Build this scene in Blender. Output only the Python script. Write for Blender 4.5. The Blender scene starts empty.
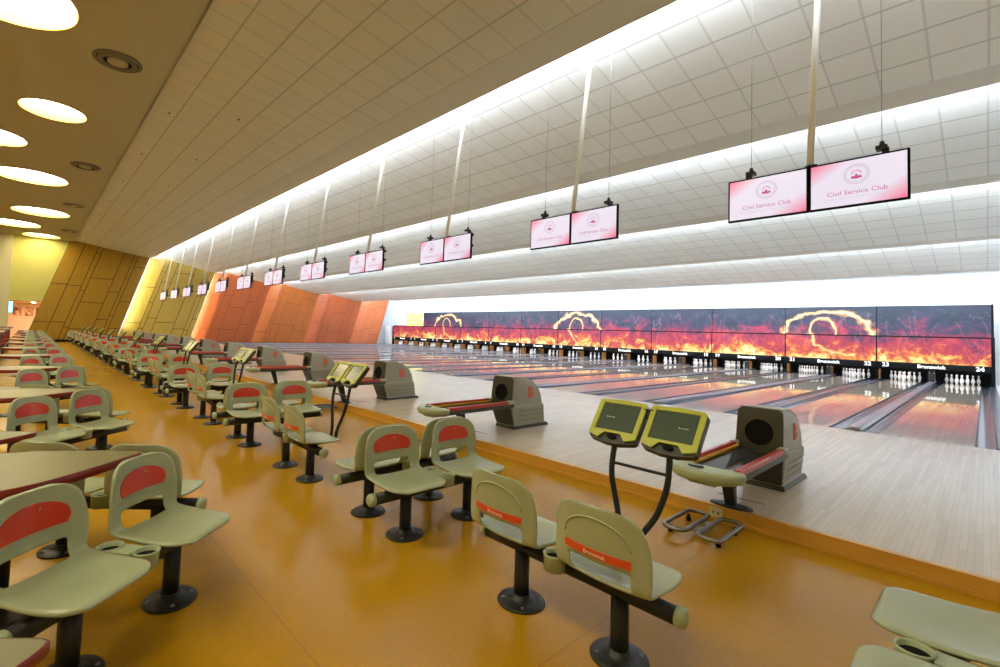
import bpy, bmesh, math, random
from math import sin, cos, pi, radians, atan2, sqrt
from mathutils import Vector, Matrix
random.seed(7)
D = bpy.data
S = bpy.context.scene
C = S.collection
# ------------------------------------------------------------------ camera
CAMP = (0.118, -10.695, 1.452)
YAW, PITCH, ROLL = radians(48.642), radians(2.507), radians(1.937)
cy, sy = cos(YAW), sin(YAW)
fwd = Vector((-sy*cos(PITCH), cy*cos(PITCH), sin(PITCH)))
r0 = Vector((cy, sy, 0)); u0 = r0.cross(fwd)
rr = cos(ROLL)*r0 + sin(ROLL)*u0
uu = -sin(ROLL)*r0 + cos(ROLL)*u0
cam = D.cameras.new('camera'); camo = D.objects.new('camera', cam); C.objects.link(camo)
M = Matrix((rr, uu, -fwd)).transposed().to_4x4(); M.translation = Vector(CAMP)
camo.matrix_world = M
cam.sensor_width = 36; cam.lens = 36*473.71/1000
cam.shift_x = 0.0525; cam.shift_y = -0.0222
cam.clip_start = 0.05; cam.clip_end = 200
S.camera = camo
# ------------------------------------------------------------------ world, exposure
S.view_settings.view_transform = 'Standard'; S.view_settings.look = 'None'
S.view_settings.gamma = 1; S.view_settings.use_curve_mapping = False
S.view_settings.exposure = 0.9
w = D.worlds.new('world'); S.world = w; w.use_nodes = True
w.node_tree.nodes['Background'].inputs[0].default_value = (1, .95, .85, 1)
w.node_tree.nodes['Background'].inputs[1].default_value = 0.0
# ceiling coves: the fluorescent strips that lie behind each lip of the stepped ceiling
P = 3.4417; XW = -42.3; XR = 2.6
LIPS = [(-3.87, 6.39), (0.83, 5.77), (5.55, 5.26), (10.25, 4.69), (14.95, 4.28)]
COVE_W = [1150, 1300, 1400, 1400, 1900]
def area(name, loc, sx, sy_, watt, col, direction):
    l = D.lights.new(name, 'AREA'); l.shape = 'RECTANGLE'; l.size = sx; l.size_y = sy_
    l.energy = watt; l.color = col
    o = D.objects.new(name, l); C.objects.link(o); o.location = loc
    o.rotation_euler = Vector(direction).to_track_quat('-Z', 'Y').to_euler()
    return o
for (Y, Z), wt in zip(LIPS, COVE_W):
    o = area('cove_light', ((XW+XR)/2, Y-.22, Z+.17), 44.0, .10, wt, (.76, .88, 1.0), (0, 1, .6))
area('pin_light', ((XW+XR)/2-.8, 18.10, .60), 42, .05, 90, (1, 1, 1), (0, 1, -.7))
# ------------------------------------------------------------------ helpers
class MB:
    def __init__(s): s.v = []; s.f = []; s.m = []; s.sm = []
    def face(s, idx, m=0, sm=False): s.f.append(tuple(idx)); s.m.append(m); s.sm.append(sm)
    def poly(s, pts, m=0):
        n = len(s.v); s.v += [tuple(p) for p in pts]; s.face(range(n, n+len(pts)), m); return s
    def box(s, x0, x1, y0, y1, z0, z1, m=0, T=None):
        n = len(s.v)
        pts = [(x0,y0,z0),(x1,y0,z0),(x1,y1,z0),(x0,y1,z0),(x0,y0,z1),(x1,y0,z1),(x1,y1,z1),(x0,y1,z1)]
        if T: pts = [T(*p) for p in pts]
        s.v += pts
        for q in ((0,3,2,1),(4,5,6,7),(0,1,5,4),(1,2,6,5),(2,3,7,6),(3,0,4,7)): s.face([n+i for i in q], m)
        return s
    def loft(s, rings, m=0, cap=True, sm=True):
        n = len(s.v); k = len(rings[0])
        for r in rings: s.v += [tuple(p) for p in r]
        for i in range(len(rings)-1):
            for j in range(k):
                s.face((n+i*k+j, n+i*k+(j+1) % k, n+(i+1)*k+(j+1) % k, n+(i+1)*k+j), m, sm)
        if cap:
            s.face([n+j for j in range(k)][::-1], m); s.face([n+(len(rings)-1)*k+j for j in range(k)], m)
        return s
    def tube(s, pts, r, n=10, m=0, cap=True, closed=False):
        pts = [Vector(p) for p in pts]; rings = []; N = len(pts); up = None
        for i, p in enumerate(pts):
            a = pts[(i-1) % N] if (closed or i > 0) else p
            b = pts[(i+1) % N] if (closed or i < N-1) else p
            t = (b-a).normalized()
            if up is None:
                up = Vector((0, 0, 1)) if abs(t.z) < .9 else Vector((1, 0, 0))
            x = t.cross(up).normalized(); y = x.cross(t).normalized(); up = y
            rad = r[i] if isinstance(r, (list, tuple)) else r
            rings.append([p+rad*(cos(2*pi*j/n)*x+sin(2*pi*j/n)*y) for j in range(n)])
        if closed: rings.append(rings[0]); return s.loft(rings, m, False)
        return s.loft(rings, m, cap)
    def lathe(s, prof, n=20, c=(0, 0), m=0, mats=None, cap=True, sm=True, sx=1, sy=1):
        k = len(s.v)
        for r, z in prof:
            s.v += [(c[0]+sx*r*cos(2*pi*j/n), c[1]+sy*r*sin(2*pi*j/n), z) for j in range(n)]
        for i in range(len(prof)-1):
            mm = mats[i] if mats else m
            for j in range(n):
                s.face((k+i*n+j, k+i*n+(j+1) % n, k+(i+1)*n+(j+1) % n, k+(i+1)*n+j), mm, sm)
        if cap:
            s.face([k+j for j in range(n)][::-1], mats[0] if mats else m)
            s.face([k+(len(prof)-1)*n+j for j in range(n)], mats[-1] if mats else m)
        return s
    def prism(s, poly, fn, t, m=0, mt=None):
        # poly: 2-d outline, fn(a, b, d) -> xyz, d in (0, t)
        n = len(s.v); k = len(poly)
        s.v += [fn(a, b, 0) for a, b in poly] + [fn(a, b, t) for a, b in poly]
        s.face([n+j for j in range(k)][::-1], m); s.face([n+k+j for j in range(k)], m if mt is None else mt)
        for j in range(k): s.face((n+j, n+(j+1) % k, n+k+(j+1) % k, n+k+j), m)
        return s
    def mesh(s, name, mats):
        me = D.meshes.new(name); me.from_pydata([tuple(p) for p in s.v], [], s.f)
        for mt in (mats if isinstance(mats, (list, tuple)) else [mats]): me.materials.append(mt)
        me.polygons.foreach_set('material_index', s.m); me.polygons.foreach_set('use_smooth', s.sm)
        me.update()
        bm = bmesh.new(); bm.from_mesh(me); bmesh.ops.recalc_face_normals(bm, faces=bm.faces); bm.to_mesh(me); bm.free()
        return me
    def build(s, name, mats, parent=None, loc=(0, 0, 0)):
        o = D.objects.new(name, s.mesh(name, mats)); C.objects.link(o); o.parent = parent; o.location = loc
        return o
def bake(o, *mods):
    for kind, kw in mods:
        md = o.modifiers.new(kind, kind)
        for k, v in kw.items(): setattr(md, k, v)
    dg = bpy.context.evaluated_depsgraph_get(); dg.update()
    me = D.meshes.new_from_object(o.evaluated_get(dg), depsgraph=dg)
    o.modifiers.clear(); o.data = me
    return o
def smooth(o):
    for p in o.data.polygons: p.use_smooth = True
    return o
BEV = lambda wd, sg=2: ('BEVEL', dict(width=wd, segments=sg, limit_method='ANGLE'))
def thing(name, label=None, cat=None, loc=(0, 0, 0), rz=0, group=None):
    o = D.objects.new(name, None); C.objects.link(o); o.location = loc; o.rotation_euler = (0, 0, rz)
    o.empty_display_size = .1
    return tag(o, label, cat, group)
def tag(o, label=None, cat=None, group=None):
    if label: o['label'] = label
    if cat: o['category'] = cat
    if group: o['group'] = group
    return o
def struct(o, label=None):
    o['kind'] = 'structure'
    if label: o['label'] = label
    return o
def dup(o, parent=None):
    c = o.copy(); C.objects.link(c); c.parent = parent
    for ch in KIDS.get(o.name, []): dup(ch, c)
    return c
KIDS = {}
def index_kids():
    KIDS.clear()
    for o in D.objects:
        if o.parent: KIDS.setdefault(o.parent.name, []).append(o)
ORD = ['first', 'second', 'third', 'fourth', 'fifth', 'sixth', 'seventh', 'eighth', 'ninth', 'tenth', 'eleventh', 'twelfth', 'thirteenth']
def near(k): return ['nearest', 'second nearest', 'third nearest', 'fourth nearest', 'fifth nearest', 'sixth nearest', 'seventh nearest', 'eighth nearest', 'ninth nearest', 'tenth nearest', 'eleventh nearest', 'farthest'][k]
# ------------------------------------------------------------------ materials
def mat(name, col, rough=.5, metal=0, spec=.5, emit=None, es=1, coat=0):
    m = D.materials.new(name); m.use_nodes = True
    b = m.node_tree.nodes['Principled BSDF']
    b.inputs['Base Color'].default_value = (*col, 1); b.inputs['Roughness'].default_value = rough
    b.inputs['Metallic'].default_value = metal; b.inputs['Specular IOR Level'].default_value = spec
    b.inputs['Coat Weight'].default_value = coat
    if emit: b.inputs['Emission Color'].default_value = (*emit, 1); b.inputs['Emission Strength'].default_value = es
    return m
class NT:
    def __init__(s, m): s.t = m.node_tree; s.b = s.t.nodes['Principled BSDF']
    def n(s, typ, **kw):
        x = s.t.nodes.new(typ)
        for k, v in kw.items(): setattr(x, k, v)
        return x
    def put(s, sock, v):
        if isinstance(v, bpy.types.NodeSocket): s.t.links.new(v, sock)
        else: sock.default_value = v
    def m(s, op, a, b=0.0, c=None, clamp=False):
        x = s.n('ShaderNodeMath', operation=op); x.use_clamp = clamp
        s.put(x.inputs[0], a); s.put(x.inputs[1], b)
        if c is not None: s.put(x.inputs[2], c)
        return x.outputs[0]
    def pos(s, kind='Geometry'):
        if kind == 'Geometry': o = s.n('ShaderNodeNewGeometry').outputs['Position']
        else: o = s.n('ShaderNodeTexCoord').outputs['Object']
        x = s.n('ShaderNodeSeparateXYZ'); s.t.links.new(o, x.inputs[0]); return o, x.outputs[0], x.outputs[1], x.outputs[2]
    def noise(s, vec, scale, detail=3, rough=.55, dist=0):
        x = s.n('ShaderNodeTexNoise'); s.put(x.inputs['Vector'], vec); x.inputs['Scale'].default_value = scale
        x.inputs['Detail'].default_value = detail; x.inputs['Roughness'].default_value = rough; x.inputs['Distortion'].default_value = dist
        return x.outputs['Fac']
    def comb(s, x, y, z):
        c = s.n('ShaderNodeCombineXYZ'); s.put(c.inputs[0], x); s.put(c.inputs[1], y); s.put(c.inputs[2], z); return c.outputs[0]
    def mix(s, f, a, b, bt='MIX'):
        x = s.n('ShaderNodeMix', data_type='RGBA', blend_type=bt); s.put(x.inputs[0], f)
        s.put(x.inputs[6], (*a, 1) if isinstance(a, tuple) else a); s.put(x.inputs[7], (*b, 1) if isinstance(b, tuple) else b)
        return x.outputs[2]
    def ramp(s, f, stops):
        x = s.n('ShaderNodeValToRGB'); s.put(x.inputs[0], f); e = x.color_ramp.elements
        while len(e) > 1: e.remove(e[0])
        e[0].position = stops[0][0]; e[0].color = (*stops[0][1], 1)
        for p, c in stops[1:]: q = e.new(p); q.color = (*c, 1)
        return x.outputs[0]
    def bump(s, h, strength=.2, dist=.01):
        x = s.n('ShaderNodeBump'); x.inputs['Strength'].default_value = strength; x.inputs['Distance'].default_value = dist
        s.put(x.inputs['Height'], h); s.t.links.new(x.outputs[0], s.b.inputs['Normal'])
    def base(s, c): s.t.links.new(c, s.b.inputs['Base Color'])
    def rough(s, c): s.t.links.new(c, s.b.inputs['Roughness'])
def noisy(name, col, rough=.5, amt=.12, scale=8, **kw):
    m = mat(name, col, rough, **kw); t = NT(m); o, *_ = t.pos('Object')
    f = t.noise(o, scale, 3)
    t.base(t.mix(f, tuple(c*(1-amt) for c in col), tuple(min(1, c*(1+amt)) for c in col)))
    t.rough(t.m('MULTIPLY_ADD', f, .12, rough-.06))
    return m
# amber vinyl floor: fine speckle, large welded sheets
m_floor = mat('amber_vinyl', (.5, .25, .03), .2, spec=.32); t = NT(m_floor); o, x, y, z = t.pos()
sp = t.noise(o, 55, 2); big = t.noise(o, .9, 3)
c1 = t.mix(sp, (.42, .215, .002), (.53, .290, .007))
c1 = t.mix(t.m('MULTIPLY', big, .10), c1, (.40, .18, .01))
jx = t.m('LESS_THAN', t.m('ABSOLUTE', t.m('SUBTRACT', t.m('MODULO', t.m('ADD', x, 100.3), 2.0), 1.0)), .004)
jy = t.m('LESS_THAN', t.m('ABSOLUTE', t.m('SUBTRACT', t.m('MODULO', t.m('ADD', y, 100.6), 2.0), 1.0)), .004)
c1 = t.mix(t.m('MULTIPLY', t.m('MAXIMUM', jx, jy), .45), c1, (.25, .10, .01)); t.base(c1)
t.rough(t.m('MULTIPLY_ADD', t.noise(o, 1.5, 2), .08, .19))
# boards running down the lanes
def boards(name, ca, cb, width, rough, coat=0):
    m = mat(name, ca, rough, coat=coat); t = NT(m); o, x, y, z = t.pos()
    bx = t.m('DIVIDE', t.m('ADD', x, 100), width); fl = t.m('FLOOR', bx)
    yy = t.m('FLOOR', t.m('ADD', t.m('DIVIDE', y, 1.3), t.m('MULTIPLY', t.m('SINE', t.m('MULTIPLY', fl, 12.9898)), 7.7)))
    wn = t.n('ShaderNodeTexWhiteNoise', noise_dimensions='2D'); t.put(wn.inputs['Vector'], t.comb(fl, yy, 0.0))
    g = t.noise(t.comb(t.m('MULTIPLY', x, 30), t.m('MULTIPLY', y, 1.2), 0.0), 2, 3)
    c = t.mix(t.m('ADD', t.m('MULTIPLY', wn.outputs['Value'], .65), t.m('MULTIPLY', g, .35)), ca, cb)
    edge = t.m('GREATER_THAN', t.m('ABSOLUTE', t.m('SUBTRACT', t.m('FRACT', bx), .5)), .46)
    c = t.mix(t.m('MULTIPLY', edge, .28), c, tuple(q*.45 for q in ca)); t.base(c)
    t.rough(t.m('MULTIPLY_ADD', t.noise(o, 3, 3), rough*.8, rough)); return m
m_appr = boards('maple_boards', (.61, .53, .42), (.72, .64, .53), .038, .15)
m_lane = boards('oiled_lane_boards', (.60, .51, .41), (.74, .65, .54), .0272, .03)
m_step = mat('orange_wood_trim', (.5, .24, .05), .32); t = NT(m_step); o, x, y, z = t.pos()
t.base(t.mix(t.noise(t.comb(t.m('MULTIPLY', x, 1.5), y, t.m('MULTIPLY', z, 60)), 1.5, 3), (.56, .27, .03), (.74, .42, .07)))
def tiles(name, col, ty, tl=.65):
    m = mat(name, col, .85, spec=.2); t = NT(m); o, x, y, z = t.pos()
    fx = t.m('FRACT', t.m('DIVIDE', t.m('ADD', x, 100), .6)); fy = t.m('FRACT', t.m('DIVIDE', t.m('SUBTRACT', y, ty-100*tl), tl))
    ex = t.m('GREATER_THAN', t.m('ABSOLUTE', t.m('SUBTRACT', fx, .5)), .474)
    ey = t.m('GREATER_THAN', t.m('ABSOLUTE', t.m('SUBTRACT', fy, .5)), .474)
    e = t.m('MAXIMUM', t.m('MULTIPLY', ex, .45), t.m('MULTIPLY', ey, .75))
    pn = t.n('ShaderNodeTexWhiteNoise', noise_dimensions='2D')
    t.put(pn.inputs['Vector'], t.comb(t.m('FLOOR', t.m('DIVIDE', t.m('ADD', x, 100), .6)), t.m('FLOOR', t.m('DIVIDE', t.m('SUBTRACT', y, ty-100*tl), tl)), 0.0))
    c = t.mix(t.m('MULTIPLY', pn.outputs['Value'], .5), col, tuple(q*.93 for q in col))
    t.base(t.mix(t.m('MULTIPLY', e, .68), c, tuple(q*.40 for q in col)))
    t.bump(t.m('SUBTRACT', 1.0, e), .5, .012); return m
m_tile_warm_bounce = tiles('warm_bounce_ceiling_tiles', (.66, .64, .50), -4.63, .69)  # first bay's tiles, with warm light reflected off the floor put into the colour
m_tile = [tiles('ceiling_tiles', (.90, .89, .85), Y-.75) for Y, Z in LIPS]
m_band = mat('ceiling_band', (.78, .74, .66), .8, spec=.2)
m_band_warm_bounce = mat('ceiling_band_warm_bounce', (.62, .58, .43), .8, spec=.2)  # band colour darkened and warmed for the same floor reflection
m_soffit = mat('beige_plaster', (.44, .40, .24), .85, spec=.2)
m_white = mat('white_paint', (.88, .89, .9), .7, spec=.2)
m_yel = mat('lime_yellow_paint', (.56, .55, .17), .8, spec=.2)
m_cream = mat('pale_green_column_paint', (.62, .60, .36), .7)
m_pink = mat('peach_paint', (.80, .58, .38), .8)
def panelmat(name, col):
    m = mat(name, col, .45); t = NT(m); o, x, y, z = t.pos()
    f = t.noise(t.comb(x, t.m('MULTIPLY', y, 3), t.m('MULTIPLY', z, .8)), 2.5, 4)
    t.base(t.mix(f, tuple(c*.8 for c in col), tuple(min(1, c*1.15) for c in col))); return m
m_ochre = panelmat('ochre_board', (.37, .215, .006)); m_gold = panelmat('golden_board', (.48, .34, .055))
m_orange = [panelmat('orange_board', (.47, .105, .02)), panelmat('orange_board_b', (.50, .14, .022)), panelmat('orange_board_c', (.46, .11, .035)), panelmat('orange_board_d', (.52, .14, .05))]
m_gapdark = mat('panel_joint', (.05, .022, .005), .9)
m_plastic = noisy('sage_plastic', (.385, .44, .265), .22, .06, 5)
m_plastic2 = noisy('sage_cup_plastic', (.38, .46, .28), .35, .05, 6)
m_red = noisy('red_insert', (.62, .045, .015), .22, .06, 6)
m_stripe = mat('orange_red_strip', (.72, .09, .02), .35)
m_goldink = mat('yellow_badge', (.75, .42, .05), .4)
m_inkw = mat('pale_lettering', (.85, .75, .6), .5)
m_dark = noisy('charcoal_metal', (.018, .020, .018), .42, .15, 10, spec=.35)
m_black = mat('black', (.005, .005, .006), .7, spec=.15)
m_bolt = mat('bolt_steel', (.25, .25, .25), .35, 1)
m_tabletop = noisy('olive_laminate', (.17, .155, .05), .42, .03, 3)
m_redrim = mat('red_table_edge', (.22, .015, .008), .3)
m_lime = noisy('lime_console_plastic', (.50, .56, .07), .32, .06, 8)
m_case = mat('dark_olive_case', (.03, .033, .02), .4)
m_screen_off = mat('dim_green_screen', (.04, .055, .03), .18, emit=(.06, .085, .05), es=.2)
m_hood = noisy('taupe_hood', (.34, .325, .26), .38, .06, 4)
m_hoodf = noisy('dark_hood_front', (.048, .047, .030), .42, .06, 4)
m_logo = mat('orange_logo', (.70, .10, .03), .4)
m_railred = mat('red_rail', (.45, .035, .02), .3); m_railyel = mat('yellow_rail', (.75, .45, .03), .35)
m_trough = mat('dark_blue_tray', (.03, .035, .05), .12)
m_steel = mat('satin_steel', (.27, .25, .21), .33, 1)
m_gutter = noisy('blue_grey_gutter', (.065, .085, .13), .2, .06, 3)
m_track = noisy('silver_violet_track_cover', (.30, .30, .37), .22, .06, 3)
m_pin = mat('white_pin', (.85, .85, .85), .25, emit=(1, 1, 1), es=.0); m_pinred = mat('pin_red_stripe', (.7, .03, .03), .3)
m_deck = mat('pin_deck', (.5, .40, .30), .06)
m_woodk = mat('kickback_wood', (.34, .14, .03), .4)
m_sign = mat('white_header_lettering', (.9, .9, .9), .5, emit=(1, 1, 1), es=.6)
m_mount = mat('black_mount', (.02, .02, .02), .5)
m_pole = mat('cream_pole', (.92, .92, .88), .5)
m_cable = mat('steel_cable', (.4, .4, .4), .5)
m_lamp_w = mat('lamp_diffuser', (1, 1, 1), .5, emit=(1, .86, .55), es=9)
m_lamp_c = mat('lamp_diffuser_b', (1, 1, 1), .5, emit=(1, .9, .66), es=9)
m_well = mat('yellow_lamp_well', (.80, .62, .12), .6)
m_strip = mat('slot_tube', (1, 1, 1), .5, emit=(1, .92, .68), es=36)
m_strip_o = mat('slot_tube_warm', (1, 1, 1), .5, emit=(1, .85, .65), es=9)
# flames over the pins
m_flame = mat('flame_print', (.1, .02, .05), .35, spec=.4); t = NT(m_flame); o, x, y, z = t.pos()
n1 = t.noise(t.comb(t.m('MULTIPLY', x, .8), 0.0, z), 1.1, 4, .6, 1.2)
n2 = t.noise(t.comb(t.m('MULTIPLY', x, 1.0), 3.0, t.m('MULTIPLY', z, .9)), 2.6, 5, .62, 1.5)
heat = t.m('ADD', t.m('MULTIPLY', t.m('SUBTRACT', n1, .5), 1.5), t.m('MULTIPLY', t.m('SUBTRACT', n2, .5), .75))
heat = t.m('ADD', heat, t.m('SUBTRACT', 1.06, t.m('MULTIPLY', t.m('SUBTRACT', z, .8), .50)))
col = t.ramp(t.m('MULTIPLY', heat, .8), [(0, (.008, .016, .035)), (.16, (.018, .026, .055)), (.30, (.07, .02, .055)), (.46, (.25, .018, .05)), (.66, (.36, .035, .045)), (.75, (.55, .15, .03)), (.83, (.75, .38, .09)), (.93, (.88, .66, .32))])
wm = t.m('MULTIPLY', t.m('GREATER_THAN', heat, .1), t.noise(t.comb(x, 2.0, z), .7, 1))
wisp = t.m('SUBTRACT', 1.0, t.m('MULTIPLY', t.m('ABSOLUTE', t.m('SUBTRACT', t.noise(t.comb(t.m('MULTIPLY', x, 1.6), 7.0, t.m('MULTIPLY', z, .6)), .9, 2, .5, 1.0), .5)), 45.0), clamp=True)
col = t.mix(t.m('MULTIPLY', t.m('MULTIPLY', wisp, wm), .35), col, (.55, .22, .22))
u = t.m('SUBTRACT', t.m('MODULO', t.m('ADD', x, 5.05+6.88+13.767*4), 13.767), 6.88)
wob = t.m('MULTIPLY', t.m('SUBTRACT', t.noise(o, 1.7, 2), .5), .62)
def ring(cu, cz, rx, rz, wd, zmin, umin=-9):
    du = t.m('DIVIDE', t.m('SUBTRACT', u, cu), rx); dz = t.m('DIVIDE', t.m('SUBTRACT', z, cz), rz)
    d = t.m('ADD', t.m('SQRT', t.m('ADD', t.m('MULTIPLY', du, du), t.m('MULTIPLY', dz, dz))), wob)
    r = t.m('SUBTRACT', 1.0, t.m('DIVIDE', t.m('ABSOLUTE', t.m('SUBTRACT', d, 1.0)), wd), clamp=True)
    r = t.m('MULTIPLY', r, t.m('GREATER_THAN', z, zmin))
    return t.m('MULTIPLY', r, t.m('GREATER_THAN', u, umin))
r1 = ring(.1, 1.95, 1.75, 1.1, .13, 1.95); r2 = ring(.0, 2.1, .5, .62, .16, 1.95); r3 = ring(.85, 2.1, 1.35, 1.15, .10, -1, -9)
r3 = t.m('MULTIPLY', r3, t.m('LESS_THAN', z, 2.0)); r3 = t.m('MULTIPLY', r3, t.m('LESS_THAN', u, 1.2))
rg = t.m('MAXIMUM', t.m('MAXIMUM', r1, t.m('MULTIPLY', r2, .9)), t.m('MULTIPLY', r3, .9))
col = t.mix(rg, col, t.ramp(rg, [(0, (.6, .12, .03)), (.5, (.8, .42, .10)), (1, (.85, .70, .38))])); t.base(col)
# yellow poster above the far lanes
m_poster = mat('yellow_poster', (.8, .75, .1), .5); t = NT(m_poster); o, x, y, z = t.pos()
t.base(t.mix(t.m('GREATER_THAN', t.noise(t.comb(x, 0.0, t.m('MULTIPLY', z, 3)), 3, 3), .55), (.82, .76, .10), (.75, .80, .72)))
m_art = mat('brown_orange_picture', (.6, .2, .05), .5); t = NT(m_art); o, x, y, z = t.pos()
t.base(t.ramp(t.noise(o, 4, 2), [(.35, (.12, .04, .02)), (.5, (.65, .25, .06)), (.65, (.85, .62, .3))]))
# club screens: white middle, rose corners
m_tv = mat('club_screen', (.02, .02, .02), .25); t = NT(m_tv); o, x, y, z = t.pos('Object')
d = t.m('ABSOLUTE', t.m('SUBTRACT', t.m('MULTIPLY', x, 1.9), t.m('MULTIPLY', z, -1.9)))
cr = t.m('MULTIPLY', t.m('SUBTRACT', t.m('ABSOLUTE', t.m('SUBTRACT', t.m('MULTIPLY', x, .95), t.m('MULTIPLY', z, 1.35))), .38), 2.6, clamp=True)
c = t.mix(cr, (.86, .78, .90), (.93, .14, .28))
t.t.links.new(c, t.b.inputs['Emission Color']); t.b.inputs['Emission Strength'].default_value = .52
m_tvink = mat('rose_emblem_ink', (.1, .01, .03), .5, emit=(.62, .10, .30), es=.45)
m_tvgrey = mat('pale_emblem_ring', (.1, .01, .03), .5, emit=(.62, .52, .68), es=.45)
def text_mesh(s, size, m, thick=.0, bold=False):
    cu = D.curves.new('lettering', 'FONT'); cu.body = s; cu.size = size; cu.align_x = 'CENTER'; cu.align_y = 'CENTER'
    cu.extrude = thick; cu.resolution_u = 2
    if bold: cu.offset = size*.02
    ob = D.objects.new('lettering', cu); C.objects.link(ob)
    dg = bpy.context.evaluated_depsgraph_get(); me = D.meshes.new_from_object(ob.evaluated_get(dg), depsgraph=dg)
    D.objects.remove(ob); D.curves.remove(cu)
    me.materials.clear(); me.materials.append(m); return me
def put_text(name, me, parent, loc, rot=(pi/2, 0, 0)):
    o = D.objects.new(name, me); C.objects.link(o); o.parent = parent; o.location = loc; o.rotation_euler = rot; return o
# ------------------------------------------------------------------ room shell
YS = -6.03; FZ = -.12; YB = -16.5
mb = MB(); mb.box(-50.5, XR, YB, YS, FZ-.1, FZ); struct(mb.build('floor', m_floor))
mb = MB(); mb.box(XW-.6, XR, YS, 0, -.3, 0); struct(mb.build('floor_approach', m_appr), 'pale maple approach in front of the lanes')
mb = MB()
mb.box(XW-.3, XR, YS-.025, YS, FZ, -.004); mb.box(XW-.3, XR, YS-.03, YS+.03, -.010, .003); mb.box(XW-.3, XR, YS-.045, YS-.025, FZ, FZ+.028)
struct(mb.build('trim_1', m_step), 'orange wooden riser between floor and approach')
mb = MB(); mb.box(XW-.6, XR, 0, 21.5, -.5, -.16); struct(mb.build('floor_lanes', m_dark))
# flat soffit with round lamp openings
ZS = 6.9
DISCS = [(-10.70, -11.38, 1.05, 0), (-16.0, -10.52, .69, 1), (-19.6, -11.95, .9, 0), (-24.2, -10.95, 1.12, 0), (-31.9, -10.55, 1.15, 1), (-37.0, -11.7, 1.2, 0), (-41.1, -10.4, .95, 1), (-4.6, -12.9, 1.0, 0), (-.6, -12.7, .9, 0), (-8.0, -14.3, 1.0, 0), (-15.0, -14.2, 1.0, 0), (-28.0, -13.6, 1.0, 0)]  # lamps outside the view are added as fill light
bm = bmesh.new()
def loop(pts):
    vs = [bm.verts.new(p) for p in pts]
    for i in range(len(vs)): bm.edges.new((vs[i], vs[(i+1) % len(vs)]))
loop([(XW-.02, YB, ZS), (XR, YB, ZS), (XR, -8.68, ZS), (XW-.02, -8.68, ZS)])
for (x, y, r, k) in DISCS: loop([(x+r*cos(2*pi*i/40), y+r*sin(2*pi*i/40), ZS) for i in range(40)])
bmesh.ops.triangle_fill(bm, use_beauty=True, use_dissolve=False, edges=bm.edges)
me = D.meshes.new('ceiling'); bm.to_mesh(me); bm.free(); me.materials.append(m_soffit)
o = D.objects.new('ceiling', me); C.objects.link(o); struct(o, 'flat beige ceiling strip with round lamps')
for p in me.polygons:
    pass
for i, (x, y, r, k) in enumerate(DISCS):
    lab = ['large round ceiling lamp nearest the top left corner', 'small round ceiling lamp between the two nearest air vents', 'round ceiling lamp cut by the left picture edge beside the small lamp', 'wide round ceiling lamp in the middle of the left ceiling', 'round ceiling lamp third from the far end, bright yellow rim', 'round ceiling lamp second from the far end at the left edge', 'round ceiling lamp nearest the far lime yellow wall'][i] if i < 7 else 'round ceiling lamp added as fill outside the picture, '+['left of and behind the camera', 'right behind the camera', 'behind the nearest tables', 'far behind the tables', 'over the dark counters'][i-7]
    L = thing('ceiling_lamp', lab, 'ceiling lamp', (x, y, ZS), 0, 'round recessed ceiling lamps')
    mb = MB(); mb.lathe([(r+.025, -.012), (r+.025, .0), (r, .0), (r, -.012)], 40, cap=False); mb.face  # rim
    mb.lathe([(r+.025, -.012), (r, -.012)], 40, cap=False)
    mb.lathe([(r, -.012), (r, .16)], 40, cap=False); mb.build('lamp_well', m_well, L)
    mb = MB(); mb.lathe([(r-.002, .16), (r-.002, .18)], 40); mb.build('lamp_diffuser', m_lamp_w if k else m_lamp_c, L)
mb = MB(); mb.box(XW-.02, XR, -8.70, -8.66, ZS-.0, 7.3); struct(mb.build('trim_2', m_soffit), 'narrow step along the edge of the flat ceiling')
mb = MB(); mb.box(XW-.1, XR, YB, -8.6, 7.32, 7.4); struct(mb.build('ceiling_upper_slab', m_soffit))
# stepped, tiled ceiling bays
def slope(i):
    if i == 0: return -.15
    Y1, Z1 = LIPS[i] if i < 5 else (19.6, 4.7)
    yb = Y1-.76 if i < 5 else Y1; Y0, Z0 = LIPS[i-1]
    return -((Z0+.36)-Z1)/(yb-(Y0-.42))
prevY = -8.6
for i in range(6):
    if i < 5: Y1, Z1 = LIPS[i]
    else: Y1, Z1 = 19.6, 4.7
    ys = -8.68 if i == 0 else LIPS[i-1][0]-.42
    yb = Y1-.76 if i < 5 else Y1
    zb = Z1
    SL = slope(i); zs = zb - SL*(yb-ys)
    mb = MB(); mb.poly([(XW-.7, ys, zs), (XR, ys, zs), (XR, yb, zb), (XW-.7, yb, zb)])
    mb.poly([(XW-.7, ys, zs+.06), (XR, ys, zs+.06), (XR, yb, zb+.06), (XW-.7, yb, zb+.06)])
    if i > 0: mb.poly([(XW-.7, ys, zs+.06), (XR, ys, zs+.06), (XR, ys, LIPS[i-1][1]+.03), (XW-.7, ys, LIPS[i-1][1]+.03)])
    struct(mb.build('ceiling_tiled_slope', m_tile_warm_bounce if i == 0 else (m_tile[i] if i < 5 else m_white)))
    if i < 5:
        mb = MB(); mb.box(XW-.7, XR, yb, Y1, Z1, Z1+.03); mb.box(XW-.7, XR, Y1-.025, Y1, Z1+.03, Z1+.10)
        struct(mb.build('ceiling_lip', m_band_warm_bounce if i == 0 else m_band))
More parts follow.
